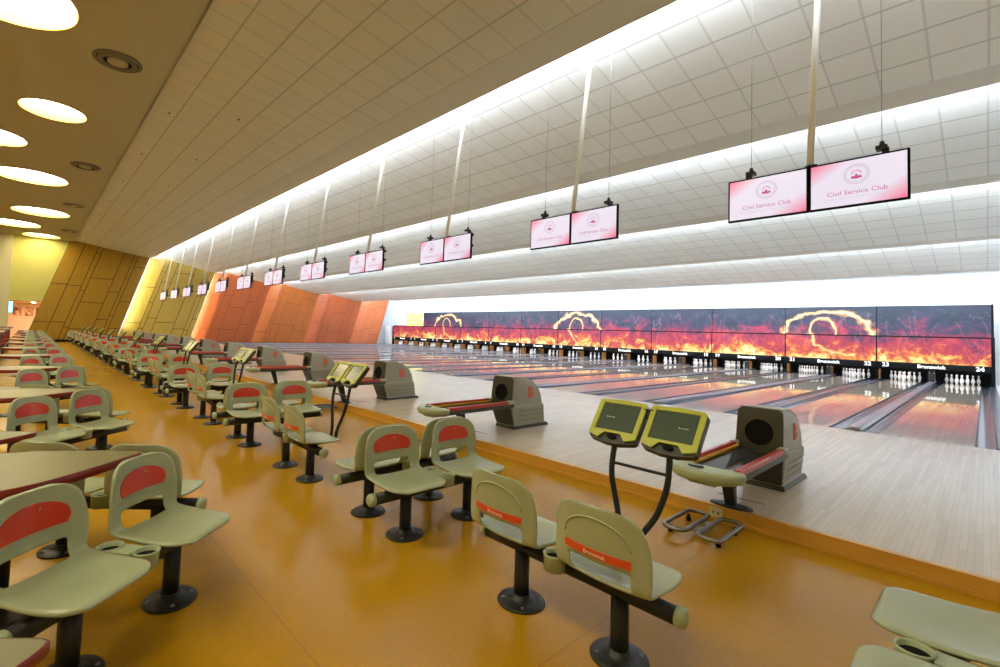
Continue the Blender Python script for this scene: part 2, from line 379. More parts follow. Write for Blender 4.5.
# walls
mb = MB(); mb.box(XR, XR+.15, YB, 21.5, -.3, 8); struct(mb.build('wall_right', m_white))
mb = MB(); mb.box(-50.6, XR, YB-.15, YB, -.3, 8); struct(mb.build('wall_near', m_soffit))
mb = MB(); mb.box(XW-.7, XR, 19.6, 19.75, -.3, 6); struct(mb.build('wall_far', m_white))
mb = MB(); mb.box(XW-.1, XW, YB, -8.2, 2.6, 7.0); struct(mb.build('wall_left', m_yel), 'lime yellow wall above the corridor opening')
mb = MB(); mb.box(XW-.3, XW+.35, -12.9, -11.78, FZ, ZS); mb.box(XW-.3, XW, YB, -12.9, FZ, 2.6); struct(mb.build('wall_left_pier', m_cream), 'pale green yellow pier at the left edge')
mb = MB(); mb.box(-50.6, -50.45, YB, -8, FZ, 3.0); struct(mb.build('wall_corridor', m_pink))
mb = MB(); mb.box(-50.6, XW-.1, YB, -8.2, 2.62, 2.75); struct(mb.build('ceiling_corridor', m_pink))
mb = MB(); mb.box(-50.6, XW-.75, -9.0, -8.85, FZ, 2.65); struct(mb.build('wall_corridor_side', m_pink))
area('corridor_light', (-47, -10.6, 2.58), 3, .6, 120, (1, .86, .66), (0, 0, -1))
mb = MB(); mb.box(XW-.85, XW-.7, -9.2, 20, -.3, 8); struct(mb.build('wall_left_backing', m_white))
mb = MB(); mb.box(XW-.7, XW+.02, 18.45, 18.6, -.3, 1.86); mb.box(XW-.25, XW+.55, 18.05, 19.6, -.1, 1.86); struct(mb.build('trim_3', m_white), 'white end casing beside the farthest lane')
# slanted, folded board panels on the far end wall
def ztop(y):
    for i in range(6):
        Y1 = LIPS[i][0] if i < 5 else 19.6
        if y <= Y1 or i == 5:
            Z1 = LIPS[i][1] if i < 5 else 4.7; yb = Y1-.76 if i < 5 else Y1; zb = Z1
            return zb - slope(i)*(yb-y) if y < yb else Z1
K = .29
ybase = [-8.85-.0]+[Y for Y, Z in LIPS]+[18.0]
PM = [m_ochre, m_gold]+m_orange
PN = ['dark ochre slanted wall panel beside the lime yellow wall', 'golden yellow slanted wall panel lit along its left edge', 'deep orange slanted wall panel next to the golden one', 'bright orange slanted wall panel, middle of the three big orange ones', 'brick orange slanted wall panel with a soft lit left fold', 'pale orange narrow slanted wall panel next to the white far wall']
for i in range(6):
    ya, yb_ = ybase[i], ybase[i+1]
    W = yb_-ya
    za, zb2 = 6.5, 0
    # reference heights: slanted boundaries pass through (y, ztop) and move towards -y by K per metre down
    refz = [7.0, 6.39, 5.77, 5.26, 4.69, 4.28][i]
    zbot = -.02 if i > 0 else FZ
    root = thing('wall_panel', PN[i], 'wall panel', (XW, (ya+yb_)/2, 0), 0, 'slanted board panels on the end wall')
    def pt(s, z, d):          # s in 0..W along, z height, d depth offset
        yy = ya + s*(1 if i else 1) - K*(refz-z)
        if s < 1.0 and i: dx = -.55 + .35*s
        elif i: dx = -.20+ .30*(s-1.0)/(W-1.0)
        else: dx = .05+.15*s/W
        return Vector((dx+d, yy-(ya+yb_)/2, z))
    cols = [0, 1.0, 1.28, 1.9, 3.25, 4.05, 4.35, W] if i else [0, .75, 1.5, 1.75, 3.0, 3.6, 3.85, W]
    cols = [c for c in cols if c < W-.3]+[W]
    if i == 0: cols = [0, .9, 1.7, 2.0, 3.35, 4.0, 4.25, W]
    rnd = random.Random(11+i)
    backing = MB(); front = MB()
    for a, b in zip(cols[:-1], cols[1:]):
        cutsz = [zbot]; zc = zbot+rnd.uniform(.8, 2.0)
        big = (b-a) > 1.2
        while zc < 6.3: cutsz.append(zc); zc += rnd.uniform(1.7, 2.4) if big else rnd.uniform(2.0, 3.2)
        g = .02 if i < 2 else .013
        # top follows the ceiling
        def top(s):
            z = refz
            for _ in range(12):
                yy = ya+s-K*(refz-z); z = ztop(min(max(yy, -8.6), 19.5))-.0 if i else min(ztop(min(max(yy, -8.6), 19)), 7.2)
            return z
        ta, tb = top(a), top(b-.001)
        cutsz = [q for q in cutsz if q < min(ta, tb)-.3]
        for q, z0 in enumerate(cutsz):
            last = q == len(cutsz)-1
            z1a = ta if last else cutsz[q+1]; z1b = tb if last else cutsz[q+1]
            gz = 0 if last else g
            pts = [(a+g, z0+g), (b-g, z0+g), (b-g, z1b-gz), (a+g, z1a-gz)]
            n = len(front.v)
            for d in (0, .03): front.v += [tuple(pt(s, z, d)) for s, z in pts]
            front.face((n+4, n+5, n+6, n+7))
            for j in range(4): front.face((n+j, n+(j+1) % 4, n+4+(j+1) % 4, n+4+j))
        backing.poly([pt(a, zbot, .005), pt(b, zbot, .005), pt(b, tb, .005), pt(a, ta, .005)])
    front.build('board_cladding', PM[i], root); backing.build('backing_board', m_gapdark, root)
    # return edge at the right, the tube behind it lights the next panel
    e = MB(); tb = top(W-.01)
    e.v += [tuple(pt(W, zbot, 0)), tuple(pt(W, zbot, .03)), tuple(pt(W, tb, .03)), tuple(pt(W, tb, 0))]; n = 4
    e.v += [tuple(pt(W, zbot, -.12)), tuple(pt(W, tb, -.12))]
    e.face((0, 1, 2, 3)); e.face((0, 3, 5, 4)); e.build('edge_return', PM[i], root)
    if i < 5:
        z0t = [1.15, .2, .1, .1, .1][i]
        s = MB(); pa = pt(W-.05, z0t, -.16); pb = pt(W-.05, tb-.1, -.16)
        s.tube([pa, pb], .035, 8); s.build('slot_light', m_strip if i < 2 else m_strip_o, root)
mb = MB(); mb.box(XW+.0, XW+.3, -11.0, YS, FZ, FZ+.16); struct(mb.build('baseboard_left', m_black))
# corridor pictures, screen and lamp
for k, (y0, nm) in enumerate([(-11.25, 'left'), (-10.55, 'middle'), (-9.9, 'right')]):
    pc = thing('picture', ['brown and orange picture on the corridor wall, left one', 'brown and orange picture on the corridor wall, middle one', 'picture on the corridor wall half hidden by the ochre panel'][k], 'picture', (-50.44, y0-.2, 1.95), 0, 'corridor pictures')
    mb = MB(); mb.box(0, .02, -.22, .22, -.32, .32); mb.build('canvas', m_art, pc)
    mb = MB(); mb.box(-.01, .03, -.24, .24, -.34, -.32); mb.box(-.01, .03, -.24, .24, .32, .34); mb.box(-.01, .03, -.24, -.22, -.34, .34); mb.box(-.01, .03, .22, .24, -.34, .34); mb.build('frame', m_woodk, pc)
tv = thing('wall_screen', 'small blue lit screen on the corner of the pier', 'screen', (XW-.6, -11.70, 2.15))
mb = MB(); mb.box(-.03, .03, -.15, .15, -.42, .42); mb.build('casing', m_black, tv)
mb = MB(); mb.box(.03, .035, -.12, .12, -.38, .38); mb.build('display', mat('blue_display', (.02, .05, .08), .3, emit=(.35, .75, 1), es=1.2), tv)
mb = MB(); mb.box(-.1, -.03, -.3, 0, -.05, .05); mb.build('bracket', m_black, tv)
lp = thing('downlight', 'small bright downlight in the corridor ceiling', 'lamp', (-46, -10.55, 2.62))
mb = MB(); mb.lathe([(.16, -.02), (.16, 0)], 16); mb.build('bezel', m_white, lp)
mb = MB(); mb.lathe([(.12, -.035), (.12, -.02)], 16); mb.build('bulb', m_strip, lp)
# vents and small fittings in the ceiling
m_ventd = mat('brown_grey_vent', (.16, .14, .09), .6)
def vent(x, y, r, lab):
    v = thing('ceiling_vent', lab, 'air vent', (x, y, ZS), 0, 'round ceiling air vents')
    mb = MB(); mb.lathe([(r, 0), (r, -.02), (r-.05, -.045), (r-.06, -.02)], 28, cap=False); mb.lathe([(r-.06, -.004), (r-.07, -.003)], 28, sm=False)
    mb.build('outer_ring', m_ventd, v)
    mb = MB(); mb.lathe([(r*.80, -.01), (r*.80, -.035), (r*.60, -.06), (r*.58, -.02)], 28, cap=False); mb.build('middle_ring', m_ventd, v)
    mb = MB(); mb.lathe([(r*.84, -.006), (r*.84, -.010)], 28); mb.build('dark_gap', m_black, v)
    mb = MB(); mb.lathe([(r*.42, -.012), (r*.42, -.05), (r*.3, -.07)], 24); mb.build('centre_disc', m_soffit, v)
for a in [(-11.86, -9.6, .44, 'large round air vent nearest the camera in the beige ceiling'), (-20.9, -9.5, .44, 'round air vent, second along the beige ceiling'), (-28.6, -9.4, .42, 'round air vent, third along the beige ceiling'), (-37.2, -9.15, .42, 'round air vent farthest along the beige ceiling')]: vent(*a)
def zpan0(y): return LIPS[0][1]+.03 + .15*(LIPS[0][0]-.76-y)
for k in range(7):
    x = -13.9-4.1*k
    for yy, rw in ((-8.25, 'left'), (-6.95, 'right')):
        if rw == 'right' and k > 4: continue
        xx = x if rw == 'left' else x+1.4
        s = thing('sprinkler', 'tiny dark sprinkler in the tiled slope, %s from the camera in the %s row' % (ORD[k], rw), 'sprinkler', (xx, yy, zpan0(yy)), 0, 'ceiling sprinklers')
        mb = MB(); mb.lathe([(.05, .0), (.045, -.012)], 12); mb.build('rose', m_bolt, s)
        mb = MB(); mb.lathe([(.012, 0), (.012, -.05), (.03, -.055), (.03, -.06)], 10); mb.build('nozzle', m_dark, s)
# ------------------------------------------------------------------ lanes
LW = 1.06; DC = .68; DB = P-2*LW-DC
GW = .235
def chan(mb, x0, x1, y0=0.0, y1=19.4):
    n = 9; rings = []
    prof = [(x0, 0)]+[(x0+(x1-x0)*(.5-.5*cos(pi*j/n)), -.085*sin(pi*j/n)**.7-.004) for j in range(1, n)]+[(x1, 0)]
    k = len(mb.v)
    for yv in (y0, y1): mb.v += [(a, yv, b) for a, b in prof]
    q = len(prof)
    for j in range(q-1): mb.face((k+j, k+j+1, k+q+j+1, k+q+j), 0, True)
lane_words = lambda n: 'rightmost' if n == 0 else ORD[n]+' from the right'
for k in range(12):
    for side in (0, 1):
        n = 2*k+side
        xr = -P*k - (LW+DC if side else 0); xl = xr-LW
        nn = ['rightmost', 'second from the right', 'third from the right', 'fourth from the right', 'fifth from the right', 'sixth from the right', 'seventh from the right', 'eighth from the right'][n] if n < 8 else None
        if nn is None:
            nn = 'left in the %s lane pair from the right' % ORD[k] if side else 'right in the %s lane pair from the right' % ORD[k]
        ln = thing('bowling_lane', 'glossy wooden bowling lane, '+nn, 'bowling lane', ((xl+xr)/2, 0, 0), 0, 'bowling lanes')
        h = LW/2
        mb = MB(); mb.box(-h, h, .0, 18.0, -.14, .0); mb.build('lane_bed', m_lane, ln)
        mb = MB(); mb.box(-h, h, 18.0, 19.4, -.14, .0); mb.build('pin_deck', m_deck, ln)
        for s in (-1, 1):
            mb = MB(); chan(mb, h if s > 0 else -h-GW, h+GW if s > 0 else -h); mb.build('gutter', m_gutter, ln)
        mb = MB()
        for j in range(7):
            a = (j-3)*.15; yy = 4.6-.0+(.0-abs(j-3))*.28
            mb.poly([(a-.02, yy-.14, .0012), (a+.02, yy-.14, .0012), (a, yy+.02, .0012)])
        mb.build('aiming_arrows', m_dark, ln)
        # pins
        pm = None
for k in range(12):
    xc = -P*k-LW-DC/2; wdt = DC-2*GW
    dv = thing('ball_track_cover', 'raised silver ball track cover within the %s lane pair from the right' % ORD[k], 'lane divider', (xc, 0, 0), 0, 'raised ball track covers')
    h = wdt/2
    mb = MB(); mb.prism([(-h, -.02), (h, -.02), (h, .012), (h-.03, .045), (-h+.03, .045), (-h, .012)], lambda a, b, d: (a, .12+d, b), 19.0); mb.build('cover', m_track, dv)
    mb = MB(); mb.prism([(-h+.01, -.02), (h-.01, -.02), (h-.01, .030), (-h+.01, .030)], lambda a, b, d: (a, .0+d, b), .13); mb.build('end_cap', m_steel, dv)
    if k >= 0:
        xb = -P*k if k else None
        if k:
            xb = -P*k+DB/2; wb = (DB-2*GW)/2
            b = MB(); b.prism([(-wb, -.14), (wb, -.14), (wb, .0), (wb-.03, .012), (-wb+.03, .012), (-wb, .0)], lambda a, bb, d: (a, d, bb), 19.3)
            tag(b.build('lane_divider', m_gutter, None, (xb, 0, 0)), 'low grey divider between %s and %s lane pairs from the right' % (ORD[k-1], ORD[k]), 'lane divider', 'low lane dividers')
b = MB(); b.box(-.0, .16, 0, 19.3, -.14, .02); tag(b.build('lane_divider', m_gutter, None, (GW, 0, 0)), 'grey edge strip right of the rightmost lane', 'lane divider')
b = MB(); b.box(0, XR-.40, 0, 19.6, -.14, -.0); struct(b.build('floor_side_walkway', m_white, None, (.40, 0, 0)))
b = MB(); b.box(XW-.6, -11*P-P+DB-.24-.02, 0, 19.6, -.14, -.0); struct(b.build('floor_far_walkway', m_gutter))
# ------------------------------------------------------------------ pins
prof = [(.0258, 0), (.0285, .008), (.038, .05), (.0535, .095), (.0605, .115), (.0595, .14), (.05, .19), (.033, .235), (.0245, .262), (.023, .272), (.0228, .282), (.0235, .292), (.0255, .302), (.029, .322), (.0322, .345), (.030, .362), (.021, .376), (.008, .381)]
mats = [0]*17; mats[8] = 1; mats[10] = 1; mats[11] = 0
mb = MB(); mb.lathe(prof, 12, mats=mats); pinme = mb.mesh('bowling_pin', [m_pin, m_pinred])
for k in range(12):
    for side in (0, 1):
        xr = -P*k - (LW+DC if side else 0); xcn = xr-LW/2
        g = '%s lane of the %s lane pair from the right' % ('left' if side else 'right', ORD[k])
        for row in range(4):
            for c in range(row+1):
                o = D.objects.new('bowling_pin', pinme); C.objects.link(o)
                o.location = (xcn+(c-row/2)*.3048, 18.2+row*.264, 0)
                tag(o, 'white bowling pin, '+g, 'bowling pin', 'ten pins at the end of the '+g)
# ------------------------------------------------------------------ masking units and pinsetter housings
words = text_mesh('Brunswick', .20, m_sign, .004, True)
YM = 18.0
for k in range(12):
    x1 = -P*k+ (DB/2 if k else .30); x0 = -P*(k+1)+DB/2
    xm = (x0+x1)/2
    mu = thing('masking_unit', 'flame printed panel over the pins of the %s lane pair from the right' % ORD[k], 'masking panel', (xm, YM, 0), 0, 'flame printed panels over the pins')
    h0, h1 = x0-xm, x1-xm; g = .012
    mb = MB(); mb.box(h0+g, h1-g, 0, .03, .80, 1.90); mb.build('lower_panel', m_flame, mu)
    up = MB(); up.box(h0+g, h1-g, .02, .05, 1.96, 3.28)
    if k == 11:
        up = MB(); up.box(h0+2.2, h1-g, .02, .05, 1.96, 3.28)
        up.build('upper_panel', m_poster, mu)
    elif k == 10:
        up = MB(); up.box(h0+g, h1-g-1.9, .02, .05, 1.96, 3.28); up.build('yellow_poster', m_poster, mu)
        up = MB(); up.box(h1-1.88, h1-g, .02, .05, 1.96, 3.28); up.build('upper_panel', m_flame, mu)
    else: up.build('upper_panel', m_flame, mu)
    mb = MB(); mb.box(h0, h1, .035, .09, 1.885, 1.975); mb.box(h0, h1, -.02, .0, 1.90, 1.945) if False else None
    mb.box(h0, h0+.024, -.006, .06, .6, 1.93); mb.box(h1-.024, h1, -.006, .06, .6, 1.93)
    if k < 10: mb.box(h0, h0+.02, .012, .06, 1.9, 3.29)
    mb.box(h0, h1, .052, .06, 1.9, 3.275) if k < 10 else None
    mb.build('black_frame', m_black, mu)
    mb = MB(); mb.box(h0, h1, -.01, .06, .54, .80); mb.build('header_bar', m_black, mu)
    xt = -P*k-LW-DC/2-xm
    put_text('maker_lettering', words, mu, (xt, -.02, .66))
    for s, num in ((1, 24-2*k), (-1, 23-2*k)):
        xx = (h1-.30) if s > 0 else (h0+.30)
        if k == 0 and s > 0: xx = h1-.32
        put_text('lane_number', text_mesh(str(num), .24, m_sign, .004, True), mu, (xx, -.02, .67))
    # housing behind
    ph = thing('pinsetter', 'dark pinsetter pit with wood kickbacks, %s lane pair from the right' % ORD[k], 'pinsetter', (xm, YM, 0), 0, 'pinsetter pits')
    mb = MB(); mb.box(h0, h1, 1.42, 1.5, -.14, 1.9); mb.box(h0, h1, .1, 1.5, .82, .86); mb.build('pit_cushion', m_black, ph)
    for xx in (xt,):
        mb = MB(); mb.box(xx-.05, xx+.05, .25, 1.4, .045, .6); mb.build('kickback', m_black, ph)
        mb = MB(); mb.box(xx-.085, xx-.05, .14, .60, .05, .44); mb.box(xx+.05, xx+.085, .14, .60, .05, .44); mb.build('kickback_facing', m_woodk, ph)
        mb = MB(); mb.box(xx-.10, xx+.10, .05, .14, .045, .40); mb.build('ball_door', m_dark, ph)
    xl = h0
    if True:
        mb = MB(); mb.box(xl-.03, xl+.05, .1, 1.4, .01, .6); mb.build('kickback', m_black, ph)
        mb = MB(); mb.box(xl+.05, xl+.075, .12, .60, .0, .44); mb.build('kickback_facing', m_woodk, ph)
# right end post of the masking row
mb = MB(); mb.box(-.05, .05, 0, 1.5, -.02, 1.95); mb.box(-.03, .03, .02, .08, 1.95, 3.3); tag(mb.build('end_post', m_black, None, (.33, YM, 0)), 'black end post right of the rightmost flame panel', 'post')
mb = MB(); mb.box(-.09, .09, .0, 1.5, -.02, 1.90); tag(mb.build('end_post', m_black, None, (-12*P+DB/2-.10, YM, 0)), 'black end post left of the farthest flame panel', 'post')
# ------------------------------------------------------------------ hanging screens
clubt = text_mesh('Civil Service Club', .076, m_tvink, 0); subt = text_mesh('at your service for members and friends', .028, m_tvgrey, 0) if False else None
def make_screen():
    r = thing('hanging_screen', None, None)
    mb = MB(); mb.box(-.45, .45, -.0, .045, -.285, .285); f = mb.build('bezel', m_black, r); bake(f, BEV(.006, 2))
    mb = MB(); mb.poly([(-.428, -.003, -.263), (.428, -.003, -.263), (.428, -.003, .263), (-.428, -.003, .263)]); mb.build('display', m_tv, r)
    mb = MB()
    for a, b in ((.118, .111), (.090, .087)):
        n = len(mb.v); q = 36
        mb.v += [(a*cos(2*pi*i/q), -.006, .09+a*sin(2*pi*i/q)) for i in range(q)]+[(b*cos(2*pi*i/q), -.006, .09+b*sin(2*pi*i/q)) for i in range(q)]
        for i in range(q): mb.face((n+i, n+(i+1) % q, n+q+(i+1) % q, n+q+i))
    for i in range(30):
        a = 2*pi*i/30; mb.box(-.004, .004, -.007, -.005, -.006, .006, 0, lambda x, y, z, a=a: (.100*cos(a)+x, y, .09+.100*sin(a)+z))
    mb.build('emblem_ring', m_tvgrey, r)
    mb = MB()
    mb.poly([(-.055, -.007, .045), (0, -.007, .032), (.055, -.007, .045), (.04, -.007, .072), (0, -.007, .062), (-.04, -.007, .072)])
    mb.box(-.012, .012, -.0075, -.0055, .062, .088)
    for i in range(7):
        a = pi*(.08+.84*i/6); cx_, cz_ = .042*cos(a), .092+.038*sin(a)
        mb.poly([(cx_-.008, -.007, cz_), (cx_, -.007, cz_-.008), (cx_+.008, -.007, cz_), (cx_, -.007, cz_+.010)])
    mb.build('emblem', m_tvink, r)
    put_text('club_lettering', clubt, r, (0, -.007, -.115))
    mb = MB(); mb.box(-.30, .30, -.0045, -.004, -.178, -.174); mb.build('underline', m_tvgrey, r)
    mb = MB(); mb.box(-.2, .2, .045, .10, -.16, .16); mb.box(-.30, .30, .045, .07, -.22, .22); mb.build('back_housing', m_mount, r)
    return r
scr = make_screen()
def make_hanger():
    r = thing('screen_hanger', None, None)
    mb = MB(); mb.tube([(0, 0.06, .0), (0.02, .54, 3.3)], .038, 12); mb.build('pole', m_pole, r)
    for s in (-1, 1):
        mb = MB(); mb.tube([(s*.66, .12, .12), (s*.66, .12, 3.3)], .0042, 6); mb.build('cable', m_cable, r)
        mb = MB(); mb.box(s*.66-.05, s*.66+.05, .05, .17, .02, .06); mb.lathe([(.03, .06), (.02, .12)], 10, c=(s*.66, .12)); mb.build('cable_clamp', m_mount, r)
    mb = MB(); mb.box(-.82, .82, .10, .15, -.10, -.04); mb.box(-.82, .82, .10, .15, -.34, -.28); mb.box(-.72, -.66, .10, .16, -.40, .04); mb.box(.66, .72, .10, .16, -.40, .04); mb.box(-.06, .06, .10, .16, -.36, -.0); mb.build('bracket', m_mount, r)
    return r
han = make_hanger(); index_kids()
for k in range(12):
    bx = -1.305-P*k
    h = han if k == 0 else dup(han)
    h.location = (bx, -3.55, 3.70); tag(h, 'cream pole with cables and bracket carrying the %s pair of screens' % near(k), 'screen hanger', 'poles and cables of the hanging screens')
    for s in (-1, 1):
        c = scr if (k == 0 and s < 0) else dup(scr)
        c.location = (bx+s*.4515, -3.56, 3.365)
        tag(c, '%s pink and white screen of the %s hanging pair' % ('left' if s < 0 else 'right', near(k)), 'screen', 'hanging screens above the approach')
# ------------------------------------------------------------------ seats
def catmull(xs, n):
    out = []
    for i in range(len(xs)-1):
        p0 = xs[max(i-1, 0)]; p1 = xs[i]; p2 = xs[i+1]; p3 = xs[min(i+2, len(xs)-1)]
        for j in range(n):
            t_ = j/n
            out.append(tuple(.5*((2*b)+(-a+c)*t_+(2*a-5*b+4*c-d)*t_**2+(-a+3*b-3*c+d)*t_**3) for a, b, c, d in zip(p0, p1, p2, p3)))
    out.append(tuple(xs[-1])); return out
# rows: y, z, half width, side curl (pan edges drop / back edges come forward)
ROWS = [(.235, .398, .150, 0, 0), (.225, .412, .190, 0, 0), (.18, .416, .228, 0, 0), (.09, .412, .240, .004, 0), (0, .408, .241, .012, 0), (-.09, .41, .240, .02, 0), (-.155, .418, .242, .02, .0), (-.20, .445, .245, .01, .015), (-.222, .50, .250, 0, .035), (-.232, .55, .250, 0, .045), (-.240, .61, .247, 0, .05), (-.248, .67, .237, 0, .05), (-.254, .72, .222, 0, .045), (-.258, .755, .195, 0, .035), (-.260, .779, .150, 0, .022), (-.260, .787, .09, 0, .01)]
RR = catmull(ROWS, 2)
NS = 16
def shellpt(row, s):
    y, z, wd, cz, cyy = row
    return (s*wd, y+cyy*s*s, z+cz*s*s)
def backy(z):
    for a, b in zip(RR[14:-1], RR[15:]):
        if a[1] <= z <= b[1]:
            f = (z-a[1])/(b[1]-a[1]); return a[0]+f*(b[0]-a[0]), a[2]+f*(b[2]-a[2]), a[4]+f*(b[4]-a[4])
    return RR[-1][0], RR[-1][2], RR[-1][4]
def make_shell(parent):
    mb = MB()
    for r in RR:
        for j in range(NS+1):
            s = -1+2*j/NS; mb.v.append(shellpt(r, s))
    for i in range(len(RR)-1):
        for j in range(NS):
            s = -1+2*(j+.5)/NS; zc = (RR[i][1]+RR[i+1][1])/2; yc = RR[i][0]
            if 12 <= i <= 17 and abs(s) < .62 and yc < -.15 and zc > .43 and zc < .53: continue
            mb.face((i*(NS+1)+j, i*(NS+1)+j+1, (i+1)*(NS+1)+j+1, (i+1)*(NS+1)+j), 0, True)
    o = mb.build('seat_shell', m_plastic, parent)
    bake(o, ('SOLIDIFY', dict(thickness=.022, offset=0)), ('SUBSURF', dict(levels=1, render_levels=1)))
    smooth(o); return o
def curved_patch(outline, off, th, parent, name, m, nx=10):
    # outline: function z-> half width list [(z, xl, xr)], laid over the backrest
    mb = MB(); rows = []
    for (z, xl, xr) in outline:
        y0, wd, cc = backy(z)
        rows.append([(xl+(xr-xl)*j/nx, y0+cc*((xl+(xr-xl)*j/nx)/wd)**2+off, z) for j in range(nx+1)])
    n = len(rows)
    for dd in (0, th):
        for r in rows: mb.v += [(a, b+dd, c) for a, b, c in r]
    q = nx+1
    for l in (0, n*q):
        for i in range(n-1):
            for j in range(nx): mb.face((l+i*q+j, l+i*q+j+1, l+(i+1)*q+j+1, l+(i+1)*q+j), 0, False)
    for i in range(n-1):
        for j in (0, nx): mb.face((i*q+j, (i+1)*q+j, n*q+(i+1)*q+j, n*q+i*q+j))
    for i in (0, n-1):
        for j in range(nx): mb.face((i*q+j, i*q+j+1, n*q+i*q+j+1, n*q+i*q+j))
    return mb.build(name, m, parent)
badge_me = text_mesh('B', .022, m_goldink, .0005, True)
stripe_txt = text_mesh('Brunswick', .027, m_inkw, .0005)
def make_seat(parent, x):
    sh = make_shell(parent); sh.location = (x, 0, 0)
    ol = []
    for i in range(11):
        f = i/10; z = .600+.125*f
        hw = .165*(1-max(0, (f-.25)/.75)**2.6)**.5 if f < 1 else .03
        if f < .12: hw *= .93
        ol.append((z, -max(hw, .035), max(hw, .035)))
    curved_patch(ol, .011, .004, sh, 'red_insert', m_red, 12)
    g = put_text('badge', badge_me, sh, (-.035, backy(.695)[0]+.0165, .695), (pi/2, 0, pi))
    # ribs under the insert
    for zz in (.560, .575):
        curved_patch([(zz, -.19, .19), (zz+.005, -.19, .19)], .010, .004, sh, 'rib', m_plastic, 10)
    st = curved_patch([(.550, -.17, .17), (.588, -.17, .17)], -.016, .004, sh, 'maker_strip', m_stripe, 10)
    put_text('strip_lettering', stripe_txt, st, (0, backy(.568)[0]-.0175, .567), (pi/2, 0, 0))
    # raised border on the back
    mb = MB(); pts = []
    for i in range(25):
        a = pi*i/24; xx = .17*cos(a); z = .625+.11*sin(a); y0, wd, cc = backy(z); pts.append((xx, y0+cc*(xx/wd)**2-.012, z))
    mb.tube(pts, .005, 6); mb.build('back_moulding', m_plastic, sh)
    return sh
def make_unit():
    r = thing('twin_seat', None, None)
    s1 = make_seat(r, -.31)
    index_kids()
    s2 = dup(s1, r); s2.location = (.31, 0, 0)
    mb = MB(); mb.tube([(-.585, 0, .325), (.585, 0, .325)], .042, 14); mb.build('beam', m_dark, r)
    for s in (-1, 1):
        mb = MB(); mb.tube([(s*.585, 0, .325), (s*.61, 0, .325), (s*.622, 0, .325), (s*.627, 0, .325)], [.047, .047, .040, .02], 14); mb.build('end_cap', m_plastic2, r)
        x = s*.31
        mb = MB(); mb.tube([(x, 0, .012), (x, 0, .30)], .044, 16); p = mb.build('post', m_dark, r)
        mb = MB(); mb.lathe([(.138, .0), (.140, .006), (.134, .014), (.09, .020), (.052, .026), (.050, .05)], 28, c=(x, 0)); mb.build('base_plate', m_dark, p)
        mb = MB()
        for q in range(4):
            a = pi/4+q*pi/2; mb.lathe([(.011, .012), (.011, .022), (.006, .026)], 8, c=(x+.108*cos(a), .108*sin(a)))
        mb.build('bolts', m_bolt, p)
        mb = MB(); mb.box(x-.10, x+.10, -.09, .10, .372, .392); mb.box(x-.05, x+.05, -.05, .05, .33, .375); mb.build('seat_bracket', m_dark, r)
    # cup tray: two cups, one each side of the beam
    mb = MB()
    for s in (-1, 1):
        mb.lathe([(.042, .335), (.055, .34), (.058, .412), (.063, .422), (.057, .426), (.049, .418), (.047, .355), (.0, .353)], 18, c=(0, s*.105-.01), cap=False)
    mb.prism([(-.05, -.06), (.05, -.06), (.05, .05), (-.05, .05)], lambda a, b, d: (a, b-.01, .398+d), .02)
    mb.build('cup_tray', m_plastic2, r)
    for s in (-1, 1):
        mb = MB(); mb.lathe([(.048, .400), (.048, .402)], 18, c=(0, s*.105-.01)); mb.build('cup_hole_shade', m_black, r)  # black disc paints the shade inside each cup hole
    return r
unit = make_unit(); index_kids()
# round objects for labels
first = True
def place_unit(x, y, rz, label, group, sx=1.0):
    global first
    u_ = unit if first else dup(unit); first = False
    u_.location = (x, y, FZ); u_.scale = (sx, 1, 1); u_.rotation_euler = (0, 0, rz); tag(u_, label, 'seats', group)
for k in range(12):
    bx = -P*k
    place_unit(-1.40+bx, -8.43, 0, 'twin sage seats, backs to the camera, behind the %s scoring console' % near(k), 'seats facing the lanes')
    place_unit(-2.86+bx, -8.10, -pi/2, 'twin sage seats facing right, left side of the %s bowlers bay' % near(k), 'seats along the left side of each bay', 1.08)
    place_unit(-3.42+P+bx, -8.08, pi/2, 'twin sage seats facing left, right side of the %s bowlers bay' % near(k), 'seats along the right side of each bay', 1.08)
# spectator seats and tables on the left
ANG = radians(50.3)
def make_table():
    r = thing('drinks_table', None, None)
    ctrl = [(0, .0), (.06, -.04), (.22, -.22), (.42, -.50), (.47, -.74), (.38, -.95), (.18, -1.07), (0, -1.09)]
    half = catmull(ctrl, 4); out = half+[(-a*.82, b) for a, b in half[-2:0:-1]]
    mb = MB(); mb.prism(out, lambda a, b, d: (a, b, .735+d), .012); mb.build('table_top', m_tabletop, r)
    mb = MB(); k = len(out); cx_, cy_ = 0, -.6
    rim = []
    for dz, off in ((.700, -.012), (.705, .004), (.745, .006), (.749, -.006)):
        rim.append([(cx_+(a-cx_)*(1+off), cy_+(b-cy_)*(1+off), dz) for a, b in out])
    mb.loft(rim, 0, False); mb.poly([(a, b, .702) for a, b in out]); mb.build('table_edge', m_redrim, r)
    mb = MB(); mb.tube([(0, -.62, .012), (0, -.62, .705)], .05, 14); mb.build('pedestal', m_dark, r)
    mb = MB(); mb.lathe([(.24, 0), (.24, .008), (.20, .018), (.07, .03)], 28, c=(0, -.62)); mb.build('base_plate', m_dark, r)
    mb = MB(); mb.box(-.2, .2, -.64, -.60, .67, .702); mb.box(-.02, .02, -.85, -.35, .67, .702); mb.build('top_bracket', m_dark, r)
    return r
tab = make_table(); index_kids(); ftab = True
def place_table(x, y, label, group, zs=1.02):
    global ftab
    o = tab if ftab else dup(tab); ftab = False
    o.location = (x, y, FZ); o.scale = (1, 1, zs); tag(o, label, 'table', group)
